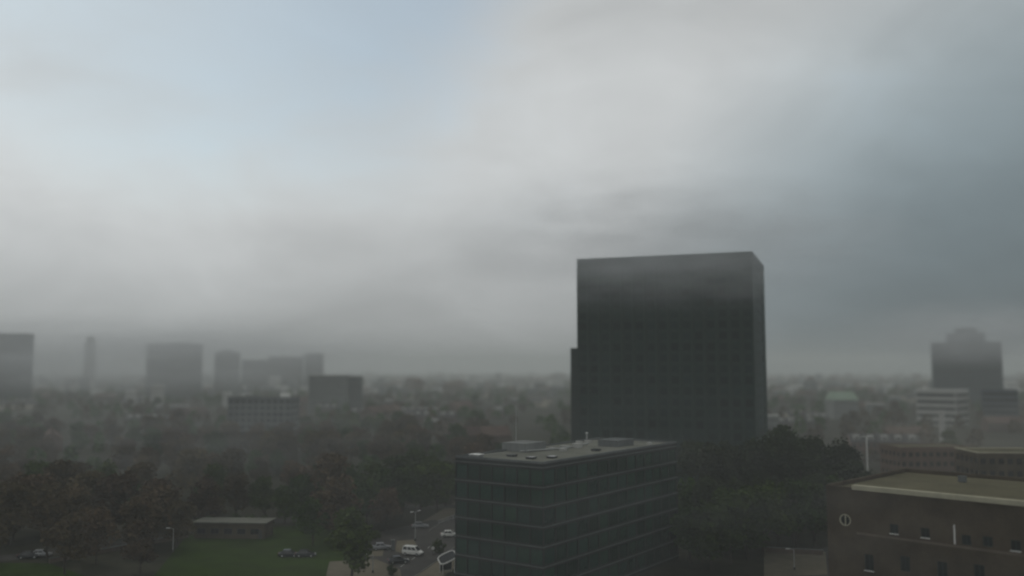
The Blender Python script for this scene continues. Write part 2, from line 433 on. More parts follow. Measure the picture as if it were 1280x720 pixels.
# the brick building, lower right
bz = zpx(612, 150)
pA = (xpx(1028,153.5), 153.5); pB = (xpx(1300,130), 130.0)
w = hypot(pB[0]-pA[0], pB[1]-pA[1]); brot = atan2(pB[1]-pA[1], pB[0]-pA[0]); d = 34
bcx = (pA[0]+pB[0])/2-sin(brot)*d/2; bcy = (pA[1]+pB[1])/2+cos(brot)*d/2
bb = thing('brick_building', 'dark brown brick building with a pale roof cornice and a round window', 'building', (bcx, bcy, 0), brot)
occ_block(bcx, bcy, brot, w, d)
def on_wall(px, py):          # pixel on the street wall -> local x, z
    best = None
    for i in range(2000):
        s_ = i/2000*w; X = pA[0]+cos(brot)*s_; Y = pA[1]+sin(brot)*s_
        if X/Y*FPX+640 >= px: best = (s_-w/2, Y); break
    return best[0], zpx(py, best[1])
ox, oz = on_wall(1048.5, 650); R = .9
deep = .35; mb = MB(); fy = -d/2
wins = []
for px, py, ww_, hh_ in ((1076,703,1.5,2.6),(1146,666,1.35,1.5),(1182,668,.0,.0),(1196,675,1.35,1.5),(1222,677,1.35,1.5),(1256,682,1.35,1.5),(1108,661,1.35,1.5),(1120,705,1.5,2.4),(1165,712,1.5,2.4),(1210,716,1.5,2.4)):
    if ww_: x, z = on_wall(px, py); wins.append((x, z, ww_, hh_))
# wall laid up in vertical strips so that every opening is a real hole
xs = sorted({-w/2, w/2, ox-R, ox+R}|{x-a/2 for x,z,a,b in wins}|{x+a/2 for x,z,a,b in wins})
for xa, xb in zip(xs[:-1], xs[1:]):
    xm = (xa+xb)/2; cut = sorted((z-b/2, z+b/2) for x,z,a,b in wins if x-a/2 < xm < x+a/2)
    if ox-R < xm < ox+R: cut.append((oz-R, oz+R)); cut.sort()
    z = -.3
    for a, b in cut:
        if a > z+.01: mb.box(xa, xb, fy, fy+deep, z, a)
        z = max(z, b)
    mb.box(xa, xb, fy, fy+deep, z, bz)
mb.box(-w/2, -w/2+deep, fy+deep, d/2, -.3, bz); mb.box(w/2-deep, w/2, fy+deep, d/2, -.3, bz); mb.box(-w/2+deep, w/2-deep, d/2-deep, d/2, -.3, bz)
# brick spandrels filling the corners round the round window
n = 24
for q in range(4):
    c0 = (ox+(R if q in (0,3) else -R), oz+(R if q < 2 else -R))
    arc = [(ox+R*cos(q*pi/2+i*pi/2/6), oz+R*sin(q*pi/2+i*pi/2/6)) for i in range(7)]
    for a, b in zip(arc[:-1], arc[1:]):
        vs = [(c0[0],fy+.002,c0[1]),(a[0],fy+.002,a[1]),(b[0],fy+.002,b[1]),(c0[0],fy+deep,c0[1]),(a[0],fy+deep,a[1]),(b[0],fy+deep,b[1])]
        mb.add(vs, [(0,2,1),(3,4,5),(1,2,5,4)])
mb.build('wall', M['brick_dark'], bb)
MB().box(-w/2+deep, w/2-deep, fy+deep, d/2-deep, bz-.4, bz-.25).build('roof', M['gravel_brown'], bb)
xc, _ = on_wall(1059, 612)
MB().box(xc, w/2+.25, fy-.4, fy+.75, bz+.003, bz+.75).build('cornice', M['stone'], bb)
MB().box(-w/2-.1, xc-.003, fy-.1, fy+.4, bz+.003, bz+.3).build('parapet', M['brick_dark'], bb)
p = MB(); p.box(-w/2-.1, -w/2+.4, fy+.4, d/2, bz+.003, bz+.4); p.box(-w/2+.4, w/2, d/2-.4, d/2+.1, bz+.003, bz+.4); p.box(w/2-.4, w/2+.1, fy+.45, d/2-.4, bz+.003, bz+.4)
p.build('parapet', M['brick_dark'], bb)
def rp(a, r): return (ox+r*cos(a), oz+r*sin(a))
rw = MB()
for i in range(n):
    a, b = 2*pi*i/n, 2*pi*(i+1)/n
    o0, o1, i0, i1 = rp(a,R*1.1), rp(b,R*1.1), rp(a,R*.9), rp(b,R*.9)
    vs = [(p_[0], y_, p_[1]) for y_ in (fy-.06, fy+.2) for p_ in (o0,o1,i1,i0)]
    rw.add(vs, [(0,1,2,3),(7,6,5,4),(0,4,5,1),(2,6,7,3)])
rr = rw.build('round_window', M['stone'], bb)
MB().box(ox-.09, ox+.09, fy+.03, fy+.18, oz-R*.88, oz+R*.88).build('mullion', M['stone'], rr)
g = MB(); g.add([(ox+R*.95*cos(2*pi*i/n), fy+.21, oz+R*.95*sin(2*pi*i/n)) for i in range(n)], [tuple(range(n))]); g.build('pane', M['glass'], rr)
for i, (x, z, a, b) in enumerate(wins):
    wo_ = put('window', window_mesh(a, b, M['tframe'], M['glass'], 1), bb, (x, fy+.2, z-b/2))
    if i in (0, 1, 4, 5): MB().box(-a/2-.05, a/2+.05, -.42, -.21, -.12, -.003).build('sill', M['white'], wo_)
x, z = on_wall(1182, 668); x2, z2 = on_wall(1182, 656); x3, z3 = on_wall(1182, 680)
MB().tube([(x, fy-.1, z3),(x, fy-.1, z2)], .13, 8).build('downpipe', M['white'], bb)
xa, za = on_wall(1062, 665)
MB().box(xa, w/2, fy-.1, fy-.003, za-.35, za).build('string_course', M['stone'] if False else M['brick_brown'], bb)
for x, y, s in ((-3, 8, 1.2), (9, 11, 1.4)):
    roof_box(bb, 'rooftop_unit', x, y, bz-.25, s, s*.8, 1.0, M['conc_dark'])

# ---------------------------------------------------------------- other buildings one can point at
def pxblock(name, label, pxl, pxr, top, Y, d, floors, bays, sbays, wall, rot=None, cat='building', glass=None, frame=None, **kw):
    w = (pxr-pxl)/FPX*Y; h = zpx(top, Y)
    if rot is None: rot = -atan((pxl+pxr-1280)/2/FPX)*.85
    return block(name, label, cat, xpx((pxl+pxr)/2, Y), Y+d/2, rot, w, d, h, floors, bays, sbays, wall, glass or M['glass'], frame or wall, **kw)
pxblock('tower_block', 'dark blue grey tower block cut by the left edge of the picture', -28, 29, 417, 1000, 26, 20, 10, 4, M['bluegrey'], cat='tower', band=True)
hb = pxblock('tower_block', 'broad grey slab block, tallest on the left half of the skyline', 182, 247, 430, 1100, 20, 18, 14, 4, M['conc_dark'], cat='tower', ww=.7, band=True)
roof_box(hb, 'plant_room', 8, 0, zpx(430,1100), 20, 8, 2.0, M['conc_dark'])
# round tower
Y = 1200; hh = zpx(440, Y)
rt = thing('round_tower', 'grey round residential tower beside the broad slab block', 'tower', (xpx(279,Y), Y+17, 0)); OCC.append((xpx(279,Y), Y+17, 20))
MB().lathe([(16.6,-.3),(16.6,hh)], 28).build('wall', M['conc_dark'], rt)
MB().lathe([(8,hh+.003),(8,hh+3)], 20).build('plant_room', M['conc_dark'], rt)
for fl in range(17):
    MB().lathe([(17.1, 3+fl*(hh-4)/17), (17.1, 3+fl*(hh-4)/17+1.1)], 28).build('balcony', M['conc'] , rt)
pxblock('apartment_block', 'low grey apartment block just right of the round tower', 301, 333, 450, 1380, 18, 15, 8, 4, M['conc'], band=True)
pxblock('apartment_block', 'middle grey apartment block in the hazy skyline group of three', 334, 377, 446, 1420, 18, 16, 10, 4, M['conc'], band=True)
pxblock('apartment_block', 'right hand grey apartment block in the hazy skyline group of three', 379, 402, 442, 1400, 22, 16, 6, 4, M['conc'], band=True)
pxblock('flat_roofed_block', 'pale grey slab building with a white roof edge left of centre', 386, 432, 469, 800, 14, 9, 10, 4, M['conc'], rot=.04, band=True, coping=M['white'])
pxblock('flat_roofed_block', 'plain grey building adjoining the right end of the pale slab', 434, 452, 471, 815, 14, 9, 4, 4, M['conc_dark'], band=True)
db = pxblock('flat_roofed_block', 'dark flat roofed building with pale rooftop hut behind the park trees', 286, 366, 497, 480, 16, 7, 10, 5, M['conc_dark'], rot=-.05, coping=M['conc'], roofm=M['gravel'])
roof_box(db, 'rooftop_hut', 11, 2, zpx(497,480), 4.5, 4, 2.0, M['white']); roof_box(db, 'rooftop_hut', -8, 2, zpx(497,480), 5, 3, 1.2, M['conc'])
# slender tower far left, its pale colour standing in for distance haze
Y = 1400; hh = zpx(420, Y)
st = thing('slender_tower', 'faint slender pale tower with tapered top in the left haze', 'tower', (xpx(112,Y), Y, 0)); OCC.append((xpx(112,Y), Y, 10))
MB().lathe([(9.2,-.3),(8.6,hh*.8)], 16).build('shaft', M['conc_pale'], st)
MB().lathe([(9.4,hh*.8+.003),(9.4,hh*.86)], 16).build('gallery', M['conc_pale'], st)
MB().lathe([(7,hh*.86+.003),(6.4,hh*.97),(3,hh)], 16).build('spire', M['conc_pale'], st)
# right skyline
Y = 900
tb = pxblock('tower_block', 'dark grey tower with a stepped top on the right skyline', 1178, 1256, 428, Y, 30, 17, 12, 5, M['bluegrey'], cat='tower', band=True)
hh = zpx(428, Y); MB().box(-17,18,-10,10,hh+.06,hh+10).build('upper_storey', M['bluegrey'], tb); MB().box(-9,11,-6,6,hh+10.003,hh+15).build('plant_room', M['bluegrey'], tb)
pxblock('office_block', 'dark blue grey block in front of the right skyline tower', 1236, 1276, 488, 600, 18, 6, 8, 4, M['bluegrey'], band=True)
pxblock('office_block', 'white banded office building below the right skyline tower', 1166, 1213, 488, 620, 30, 5, 10, 8, M['conc_pale'], rot=-.75, band=True, wh=.5, sill=.2, coping=M['white'])
Y = 430
ch = thing('chimney_stack', 'pale round chimney stack on the right between brick houses', 'chimney', (xpx(1174.5,Y), Y, 0)); OCC.append((xpx(1174.5,Y), Y, 5))
MB().lathe([(1.45,0),(1.25,zpx(515,Y))], 18).build('shaft', M['conc_pale'], ch); MB().lathe([(1.42,zpx(515,Y)+.003),(1.42,zpx(514,Y)+.5)], 18).build('rim', M['conc_pale'], ch)
# hall with pale green roof
Y = 700
hall = thing('market_hall', 'hall with a pale green pitched roof right of the dark tower', 'hall', (xpx(1056,Y), Y, 0), .04); OCC.append((xpx(1056,Y), Y+6, 15))
ew, ez, rz_ = 20.0, zpx(500,Y), zpx(489.5,Y)
MB().box(-ew/2, ew/2, 0, 16, -.3, ez).build('wall', M['conc'], hall)
m_ = MB(); m_.add([(-ew/2-.6,-.6,ez+.003),(ew/2+.6,-.6,ez+.003),(ew/2+.6,16.6,ez+.003),(-ew/2-.6,16.6,ez+.003),(-ew/2+1,8,rz_),(ew/2-1,8,rz_)], [(0,3,2,1),(0,1,5,4),(2,3,4,5),(1,2,5),(3,0,4)])
m_.build('roof', M['copper'], hall)
for i in range(6): put('window', window_mesh(1.8, 2.4, M['white'], M['glass'], 1), hall, (-8.2+i*3.28, -.07, ez-4.2))
# dark building near right edge, behind the brick building
pxblock('flat_roofed_block', 'long dark brick building with a pale roof edge at the right border', 1222, 1330, 567, 262, 16, 4, 10, 5, M['brick_dark'], rot=-.06, coping=M['stone'], roofm=M['gravel_brown'])
pxblock('flat_roofed_block', 'low brown brick building with flat roof in front of the chimney', 1118, 1206, 560, 300, 14, 4, 10, 5, M['brick_red'], rot=.08, roofm=M['gravel_brown'])
for lab, pxl, pxr, top, Y, m_, cp in (
    ('white edged low shed beside the pale green roof', 1085, 1107, 505, 740, 'conc', 'white'),
    ('small white topped building left of the banded office', 1112, 1127, 496, 920, 'conc', 'white'),
    ('white flat roofed store just right of the dark tower foot', 962, 975, 520, 520, 'conc', 'white'),
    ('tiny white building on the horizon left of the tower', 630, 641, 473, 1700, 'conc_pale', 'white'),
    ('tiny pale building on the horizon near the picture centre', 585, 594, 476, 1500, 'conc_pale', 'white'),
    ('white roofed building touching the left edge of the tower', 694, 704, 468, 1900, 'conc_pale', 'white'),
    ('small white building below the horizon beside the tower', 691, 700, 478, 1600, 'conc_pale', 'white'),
    ('small cream building at far left of the roofs', 86, 96, 481, 1250, 'conc_pale', 'white'),
    ('bright cream house front below the broad slab block', 156, 168, 489, 820, 'conc_pale', 'white'),
    ('narrow white roofed house right of the bright cream front', 188, 202, 482, 830, 'conc_pale', 'white'),
    ('tiny white store below the round tower', 277, 288, 491, 820, 'conc_pale', 'white'),
    ('pale shed left of the dark flat roofed building', 300, 313, 493, 820, 'conc_pale', 'white'),
    ('pale low block among red roofs left of the tower', 655, 672, 481, 1450, 'conc', 'white'),
    ('small white building in the clutter right of the dark tower', 989, 999, 483, 1350, 'conc_pale', 'white'),
    ('long pale shed behind the green roofed hall', 968, 984, 488, 1150, 'conc', 'white'),
    ('tiny white tank house on the right horizon', 1082, 1089, 473, 2300, 'conc_pale', 'white'),
    ('small pale pavilion among trees below the horizon, centre left', 472, 482, 475, 2000, 'conc_pale', 'white')):
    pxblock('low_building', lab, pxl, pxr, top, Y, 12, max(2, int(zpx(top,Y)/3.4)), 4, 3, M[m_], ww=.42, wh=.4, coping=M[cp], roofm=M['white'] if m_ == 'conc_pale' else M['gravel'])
# single storey pavilions in the park
def pav(label, px, py, w, d, rot, h=3.6):
    p = gp(px, py, h)
    r = thing('park_pavilion', label, 'pavilion', (p[0], p[1]+d/2, 0), rot); OCC.append((p[0], p[1]+d/2, w*.55))
    MB().box(-w/2, w/2, -d/2, d/2, -.2, h).build('wall', M['brick_dark'], r)
    MB().box(-w/2-.5, w/2+.5, -d/2-.5, d/2+.5, h+.003, h+.25).build('roof', M['gravel'], r)
    for i in range(int(w/3.2)): put('window', window_mesh(2.0, 1.3, M['dark_metal'], M['glass'], 1), r, (-w/2+1.8+i*3.2, -d/2-.07, 1.1))
    MB().box(w/2-1.6, w/2-.7, -d/2-.06, -d/2-.003, 0, 2.1).build('door', M['dark_metal'], r)
pav('long low pavilion with pale flat roof in the dark park', 288, 654, 17, 6, -.06)
pav('small flat roofed hut among trees behind the lawn', 437, 613, 7, 5, .1)

# ---------------------------------------------------------------- houses
def make_house(name, wall, roof, w=6.2, d=9.0, eave=5.6, ridge=9.2, trim=None, dormer=False):
    r = thing(name, '', 'house')
    mb = MB().box(-w/2, w/2, -d/2, d/2, -.3, eave)
    mb.add([(-w/2,-d/2,eave),(-w/2,d/2,eave),(-w/2,0,ridge-.15),(w/2,-d/2,eave),(w/2,d/2,eave),(w/2,0,ridge-.15)], [(0,2,1),(3,4,5)])
    mb.build('wall', wall, r)
    rf = MB(); t = .22; o = .35
    for s in (-1, 1):
        e = (s*(d/2+o), eave-.12); q = (0, ridge)
        P = [(-w/2-.02,e[0],e[1]),(w/2+.02,e[0],e[1]),(w/2+.02,q[0],q[1]),(-w/2-.02,q[0],q[1])]
        vs = P+[(x,y,z+t) for x,y,z in P]
        rf.add(vs, [(4,5,6,7),(0,3,2,1),(0,1,5,4),(1,2,6,5),(3,0,4,7)] if s < 0 else [(7,6,5,4),(1,2,3,0),(4,5,1,0),(5,6,2,1),(7,4,0,3)])
    ro = rf.build('roof', roof, r)
    MB().box(w/2-1.1, w/2-.3, -.5, .5, ridge-.7, ridge+1.1).build('chimney', wall, ro)
    tr = trim or M['conc']
    for s, a in ((-1, 0), (1, pi)):
        for x, z, ww, hh in ((-1.5,.9,1.7,1.5),(-1.5,3.5,1.5,1.4),(1.4,3.5,1.3,1.4)):
            put('window', window_mesh(ww, hh, tr, M['glass'], 1), r, (x*-s, s*(d/2+.06), z), a)
    MB().box(.9, 1.9, -d/2-.06, -d/2-.003, 0, 2.2).build('door', M['dark_metal'], r)
    if dormer:
        dm = MB().box(-1.3, 1.3, -d/2+.9, -.8, eave+.9, ridge-.3); dm.build('dormer', M['conc_pale'], r)
        put('window', window_mesh(1.9, 1.1, M['conc_pale'], M['glass'], 2), r, (0, -d/2+.89, eave+1.2))
    return r
HP = {
 'red': make_house('terraced_house', M['brick_red'], M['tile_red']),
 'brown': make_house('terraced_house', M['brick_brown'], M['tile_grey'], dormer=True),
 'cream': make_house('terraced_house', M['render'], M['tile_grey'], w=6.6, ridge=9.0),
 'redgrey': make_house('terraced_house', M['brick_red'], M['tile_grey'], dormer=True),
 'tall': make_house('town_house', M['brick_brown'], M['tile_red'], w=7.0, d=11, eave=8.6, ridge=12.6),
}
HK = {k_: kids_of(v) for k_, v in HP.items()}
HUSED = set(); NH = 0
KIND = {'red': 'red brick house with brown roof', 'brown': 'brown brick house with white dormer',
        'cream': 'cream rendered house with grey roof', 'redgrey': 'red brick house with white dormer',
        'tall': 'tall brown brick town house'}
def zone(x, y):
    px = 640+x/y*FPX
    if px < 300: return 'far left'
    if px < 560: return 'left of centre'
    if px < 730: return 'left of the dark tower'
    if px < 1110: return 'right of the dark tower'
    return 'near right edge'
def dist_word(y): return 'at middle distance' if y < 480 else ('in distant haze' if y < 800 else 'deep in haze')
def put_house(kind, x, y, rot):
    global NH
    o = HP[kind]
    if kind in HUSED: o = copy_tree(o, HK[kind])
    HUSED.add(kind)
    o.location = (x, y, 0); o.rotation_euler = (0, 0, rot)
    o['label'] = '%s %s %s' % (KIND[kind], dist_word(y), zone(x, y))
    o['group'] = 'houses %s %s' % (dist_word(y), zone(x, y))
    NH += 1
def row(kind, px, Y, n, rot):
    w = {'cream': 6.6, 'tall': 7.0}.get(kind, 6.2)
    cx, cy = xpx(px, Y), Y
    pts = [(cx+cos(rot)*(i-(n-1)/2)*w, cy+sin(rot)*(i-(n-1)/2)*w) for i in range(n)]
    if not all(free(x, y, 3.2) for x, y in pts): return
    for x, y in pts: put_house(kind, x, y, rot)
    OCC.extend((x, y, 5.8) for x, y in pts)
# keep the streets, lawns and car park clear
for line, wd in ((street, 12), (cross, 6), (right_lane, 9)):
    for a, b in zip(line[:-1], line[1:]):
        nn = int(hypot(b[0]-a[0], b[1]-a[1])/6)+1
        for i in range(nn): OCC.append((a[0]+(b[0]-a[0])*i/nn, a[1]+(b[1]-a[1])*i/nn, wd*.55))
for px, py, r in ((330,690,14),(270,700,12),(390,690,12),(430,715,8),(470,690,9),(500,680,9),(540,670,8),(520,700,10),(450,705,8),(995,700,9),(40,715,9)):
    p = gp(px, py); OCC.append((p[0], p[1], r))
# hand placed rows
row('cream', 168, 880, 3, .1); row('cream', 196, 960, 3, -.15)
row('brown', 470, 690, 6, .05); row('brown', 515, 705, 7, .02); row('redgrey', 545, 640, 5, -.2)
row('red', 1128, 470, 4, .25); row('redgrey', 1100, 420, 5, -.15);  row('brown', 985, 560, 5, .1)
row('tall', 600, 420, 4, .3); row('red', 1255, 340, 3, -.3); row('red', 1150, 350, 4, .15); row('cream', 1000, 640, 4, .3)
rg = random.Random(21)
tries = 0
while NH < 296 and tries < 2500:
    tries += 1
    Y = rg.uniform(0,1)**.8*900+330; px = rg.uniform(-30, 1310)
    if px < 560 and Y < 430: continue
    kind = rg.choice(['red','brown','redgrey','tall','cream','brown','red'])
    row(kind, px, Y, rg.randint(3,6), rg.choice([.35,-.3,.1,1.2,-1.1])+rg.uniform(-.1,.1))

# ---------------------------------------------------------------- trees
def crown_mesh(rng, R, h0, h1, nleaf, ls, m, lobes=12):
    """leaf clump faces spread over lobes that fill an uneven crown between h0 and h1"""
    mb = MB(); L = []
    for i in range(lobes):
        t = rng.uniform(.0, 1); a = rng.uniform(0, 2*pi)
        prof = sin(pi*min(.95, .18+.74*t))**.7
        rr = R*prof*rng.uniform(.25,.72)
        L.append((rr*cos(a), rr*sin(a), h0+(h1-h0)*(.1+.8*t), R*rng.uniform(.3,.52)))
    L.append((0, 0, h1-R*.35, R*.38))
    for i in range(nleaf):
        c = L[i % len(L)]
        while True:
            v = [rng.gauss(0,1) for _ in range(3)]; q = sqrt(sum(a*a for a in v))
            if q > .1: break
        v = [a/q for a in v]; k_ = c[3]*rng.uniform(.55,1.08)
        p = (c[0]+v[0]*k_, c[1]+v[1]*k_, c[2]+v[2]*k_*.8)
        nrm = [v[j]+rng.gauss(0,.55) for j in range(3)]; q = sqrt(sum(a*a for a in nrm)) or 1; nrm = [a/q for a in nrm]
        h = (0,0,1) if abs(nrm[2]) < .8 else (1,0,0)
        u = (nrm[1]*h[2]-nrm[2]*h[1], nrm[2]*h[0]-nrm[0]*h[2], nrm[0]*h[1]-nrm[1]*h[0]); q = sqrt(sum(a*a for a in u)); u = [a/q for a in u]
        w_ = (nrm[1]*u[2]-nrm[2]*u[1], nrm[2]*u[0]-nrm[0]*u[2], nrm[0]*u[1]-nrm[1]*u[0])
        s = ls*rng.uniform(.55,1.25); s2 = s*rng.uniform(.5,.9); b = s*rng.uniform(.1,.35)
        mb.add([tuple(p[j]-u[j]*s for j in range(3)), tuple(p[j]-w_[j]*s2+nrm[j]*b for j in range(3)),
                tuple(p[j]+u[j]*s for j in range(3)), tuple(p[j]+w_[j]*s2+nrm[j]*b for j in range(3))], [(0,1,2),(0,2,3)])
    return mb.mesh('crown', m), L
def trunk_mesh(rng, h0, h1, r, L):
    mb = MB()
    mb.tube([(0,0,-.2),(rng.uniform(-.2,.2),rng.uniform(-.2,.2),h0*.7),(rng.uniform(-.4,.4),rng.uniform(-.4,.4),h0+(h1-h0)*.55)], [r,r*.75,r*.3], 7)
    for c in L[:7]:
        z = h0*rng.uniform(.6,1.0)
        mb.tube([(0,0,z),(c[0]*.5,c[1]*.5,z+(c[2]-z)*.6),(c[0],c[1],c[2])], [r*.4,r*.24,r*.08], 5)
    return mb.mesh('trunk', M['bark'])
def species(n, R, h0, h1, nleaf, ls, m, lobes, seed):
    out = []
    for i in range(n):
        rng = random.Random(seed*100+i)
        cm, L = crown_mesh(rng, R*rng.uniform(.9,1.15), h0, h1*rng.uniform(.9,1.1), nleaf, ls, m, lobes)
        out.append((cm, trunk_mesh(rng, h0, h1, .022*h1, L)))
    return out
SP = {
 'plane': species(5, 6.2, 4.5, 21, 2600, .55, M['leaf_dark'], 20, 1),
 'lime': species(5, 5.0, 2.6, 11.5, 1900, .48, M['leaf_green'], 16, 2),
 'brown': species(6, 5.2, 2.8, 12.5, 1900, .5, M['leaf_brown'], 16, 3),
 'pale': species(3, 6.0, 2.6, 13, 1200, .7, M['leaf_pale'], 14, 4),
 'far_green': species(4, 5.5, 2.4, 12, 420, 1.0, M['leaf_green'], 12, 5),
 'far_brown': species(4, 5.5, 2.4, 12, 420, 1.0, M['leaf_brown'], 12, 6),
 'shrub': species(3, 1.7, .2, 2.6, 420, .25, M['leaf_green'], 8, 7),
}
NTREE = 0; rt_ = random.Random(5)
def tree(sp, x, y, s, label, group, name='broadleaf_tree', cat='tree'):
    global NTREE
    cm, tm = rt_.choice(SP[sp])
    r = thing(name, label, cat, (x, y, 0), rt_.uniform(0, 6.28), group)
    r.scale = (s*rt_.uniform(.9,1.1), s*rt_.uniform(.9,1.1), s)
    put('trunk', tm, r); put('crown', cm, r)
    NTREE += 1; return r
# tall clump right of the dark tower
for px, Y, s in ((868,232,.95),(886,216,.98),(905,238,1.02),(922,218,1.05),(943,240,1.06),(960,222,1.1),(978,246,1.1),(996,224,1.08),(1014,244,1.08),(1033,228,1.0),(1050,248,.95),(1064,236,.8),(880,200,.72),(915,200,.74),(950,202,.76),(985,205,.74),(1012,208,.7)):
    x = xpx(px, Y); tree('plane', x, Y, s, 'tall dark green tree in the clump between the dark tower and the brick building', 'tall trees right of the dark tower', 'plane_tree'); OCC.append((x, Y, 3))
for px, Y, s in ((858,186,1.1),(884,180,1.2),(908,186,1.25),(930,190,1.25),(948,194,1.2),(968,200,1.2),(990,203,1.2),(1012,205,1.15),(1030,212,1.2),(862,205,1.3)):
    x = xpx(px, Y); tree('lime', x, Y, s, 'low spreading tree at the dark foot of the tall clump beside the brick building', 'low trees right of the dark tower'); OCC.append((x, Y, 3))
for px, Y, s in ((-8,186,1.1),(22,205,1.1),(70,192,.95),(100,205,1.05),(130,186,.9),(150,212,1.1),(180,196,.95),(205,216,1.05),(228,203,.8),(118,226,1.1),(60,222,1.1),(262,226,1.0),(300,236,.95),(185,178,.8),(92,177,.85)):
    x = xpx(px, Y); tree('brown', x, Y, s, 'brownish tree beside the diagonal low wall at the lower left', 'trees by the low wall at lower left'); OCC.append((x, Y, 3))
# single trees by the car park and lawn
for px, py, s, lab in ((439,727,1.25,'broad green tree on the beige paving nearest the camera'),
                       ):
    p = gp(px, py); tree('lime', p[0], p[1], s, lab, None, 'street_tree'); OCC.append((p[0], p[1], 3))
for px, Y, s in ((395,205,.85),(415,222,.95),(440,226,1.0),(462,232,1.05),(484,236,1.1),(505,240,1.12),(528,246,1.15),(548,252,1.15),(470,252,1.1),(500,262,1.2),(540,276,1.2),(520,290,1.25),(360,232,.9),(335,240,.9),(380,246,1.0),(410,250,1.05),(440,258,1.1),(558,262,1.2)):
    x = xpx(px, Y); tree('lime', x, Y, s, 'dark green broad tree in the belt behind the lawn and car park', 'green trees behind the lawn'); OCC.append((x, Y, 2.6))
for px, Y, s in ((400,470,1.0),(418,455,1.0),(440,480,1.05),(385,500,1.0),(460,500,1.0),(430,520,1.1),(478,490,.95)):
    x = xpx(px, Y); tree('pale', x, Y, s, 'pale green tree in the clump right of the dark flat roofed building', 'pale green trees left of centre'); OCC.append((x, Y, 4))
# the park on the left
n = 0; tries = 0
while n < 128 and tries < 9000:
    tries += 1
    Y = rt_.uniform(0,1)**1.1*290+200; px = rt_.uniform(-60, 610)
    x = xpx(px, Y)
    if not free(x, Y, 1.6): continue
    if Y < 232 and 60 < px < 330 and Y < 215: pass
    tree('brown' if rt_.random() < .72 else 'lime', x, Y, rt_.uniform(.8,1.25), '', 'park trees at lower left')
    o = [q for q in COL.objects if False]
    OCC.append((x, Y, 2.8)); n += 1
for o in COL.objects:
    if o.get('group') == 'park trees at lower left':
        cr = [c for c in o.children if c.name.startswith('crown')][0]
        br = cr.data.materials[0].name.startswith('brown')
        o['label'] = ('brownish leafy tree' if br else 'dull green leafy tree')+' in the dense park filling the lower left'
# trees between the houses
n = 0; tries = 0
while n < 96 and tries < 5000:
    tries += 1
    Y = rt_.uniform(0,1)**.9*850+280; px = rt_.uniform(-40, 1320); x = xpx(px, Y)
    if px < 560 and Y < 480: continue
    if not free(x, Y, 2.2): continue
    br = rt_.random() < .4
    tree('far_brown' if br else 'far_green', x, Y, rt_.uniform(.7,1.15), ('brownish' if br else 'green')+' tree between roofs %s %s' % (dist_word(Y), zone(x, Y)), 'trees between houses %s %s' % (dist_word(Y), zone(x, Y)))
    OCC.append((x, Y, 3)); n += 1
# the rest of the town's trees, past the first three hundred: one mass
ms_ = {'leaf_green': MB(), 'leaf_brown': MB()}
n = 0; tries = 0
while n < 620 and tries < 9000:
    tries += 1
    Y = rt_.uniform(0,1)**.85*900+330; px = rt_.uniform(-40, 1320); x = xpx(px, Y)
    if not free(x, Y, 1.0): continue
    q = ms_['leaf_brown' if rt_.random() < .5 else 'leaf_green']; R = rt_.uniform(2.6,4.6); h = rt_.uniform(6,12)
    for j in range(110):
        a = rt_.uniform(0,6.28); b = rt_.uniform(-1.2,1.2); rr_ = R*rt_.uniform(.3,1)**.5
        z_ = h*rt_.uniform(.25,1); rr_ *= sin(pi*min(.97,.12+.85*(z_/h)))**.5
        p = (x+rr_*cos(a), Y+rr_*sin(a), z_); s = rt_.uniform(.5,1.2); a = rt_.uniform(0,6.28)
        u = (cos(a)*s, sin(a)*s, 0); v = (-sin(a)*sin(b)*s, cos(a)*sin(b)*s, cos(b)*s)
        q.add([tuple(p[k_]-u[k_] for k_ in range(3)), tuple(p[k_]-v[k_] for k_ in range(3)), tuple(p[k_]+u[k_] for k_ in range(3)), tuple(p[k_]+v[k_] for k_ in range(3))], [(0,1,2,3)])
    n += 1; OCC.append((x, Y, 1.5))
for k_, q in ms_.items():
    o = q.build('garden_trees', M[k_]); o['kind'] = 'stuff'
    tag(o, ('green' if k_ == 'leaf_green' else 'brownish')+' small trees and bushes filling the gaps between the town roofs', 'trees')
# shrubs by the car park
for px, py, s, lab in ((246,664,1.25,'shrub at the left end of the long pavilion in the park'),(262,665,1.4,'wide shrub under the left half of the long pavilion'),(280,665,1.2,'shrub under the middle of the long pavilion'),(297,664,1.45,'tall shrub right of the middle of the long pavilion'),(315,663,1.3,'shrub near the right end of the long pavilion'),(332,662,1.5,'shrub hiding the right corner of the long pavilion'),(549,692,1.0,'dark rounded shrub beside the white framed shelter'),(490,719,.9,'low green shrub on the beige paving near the bottom edge'),(470,674,.9,'shrub at the back left corner of the car park')):
    p = gp(px, py); tree('shrub', p[0], p[1], s, lab, None, 'shrub', 'shrub')

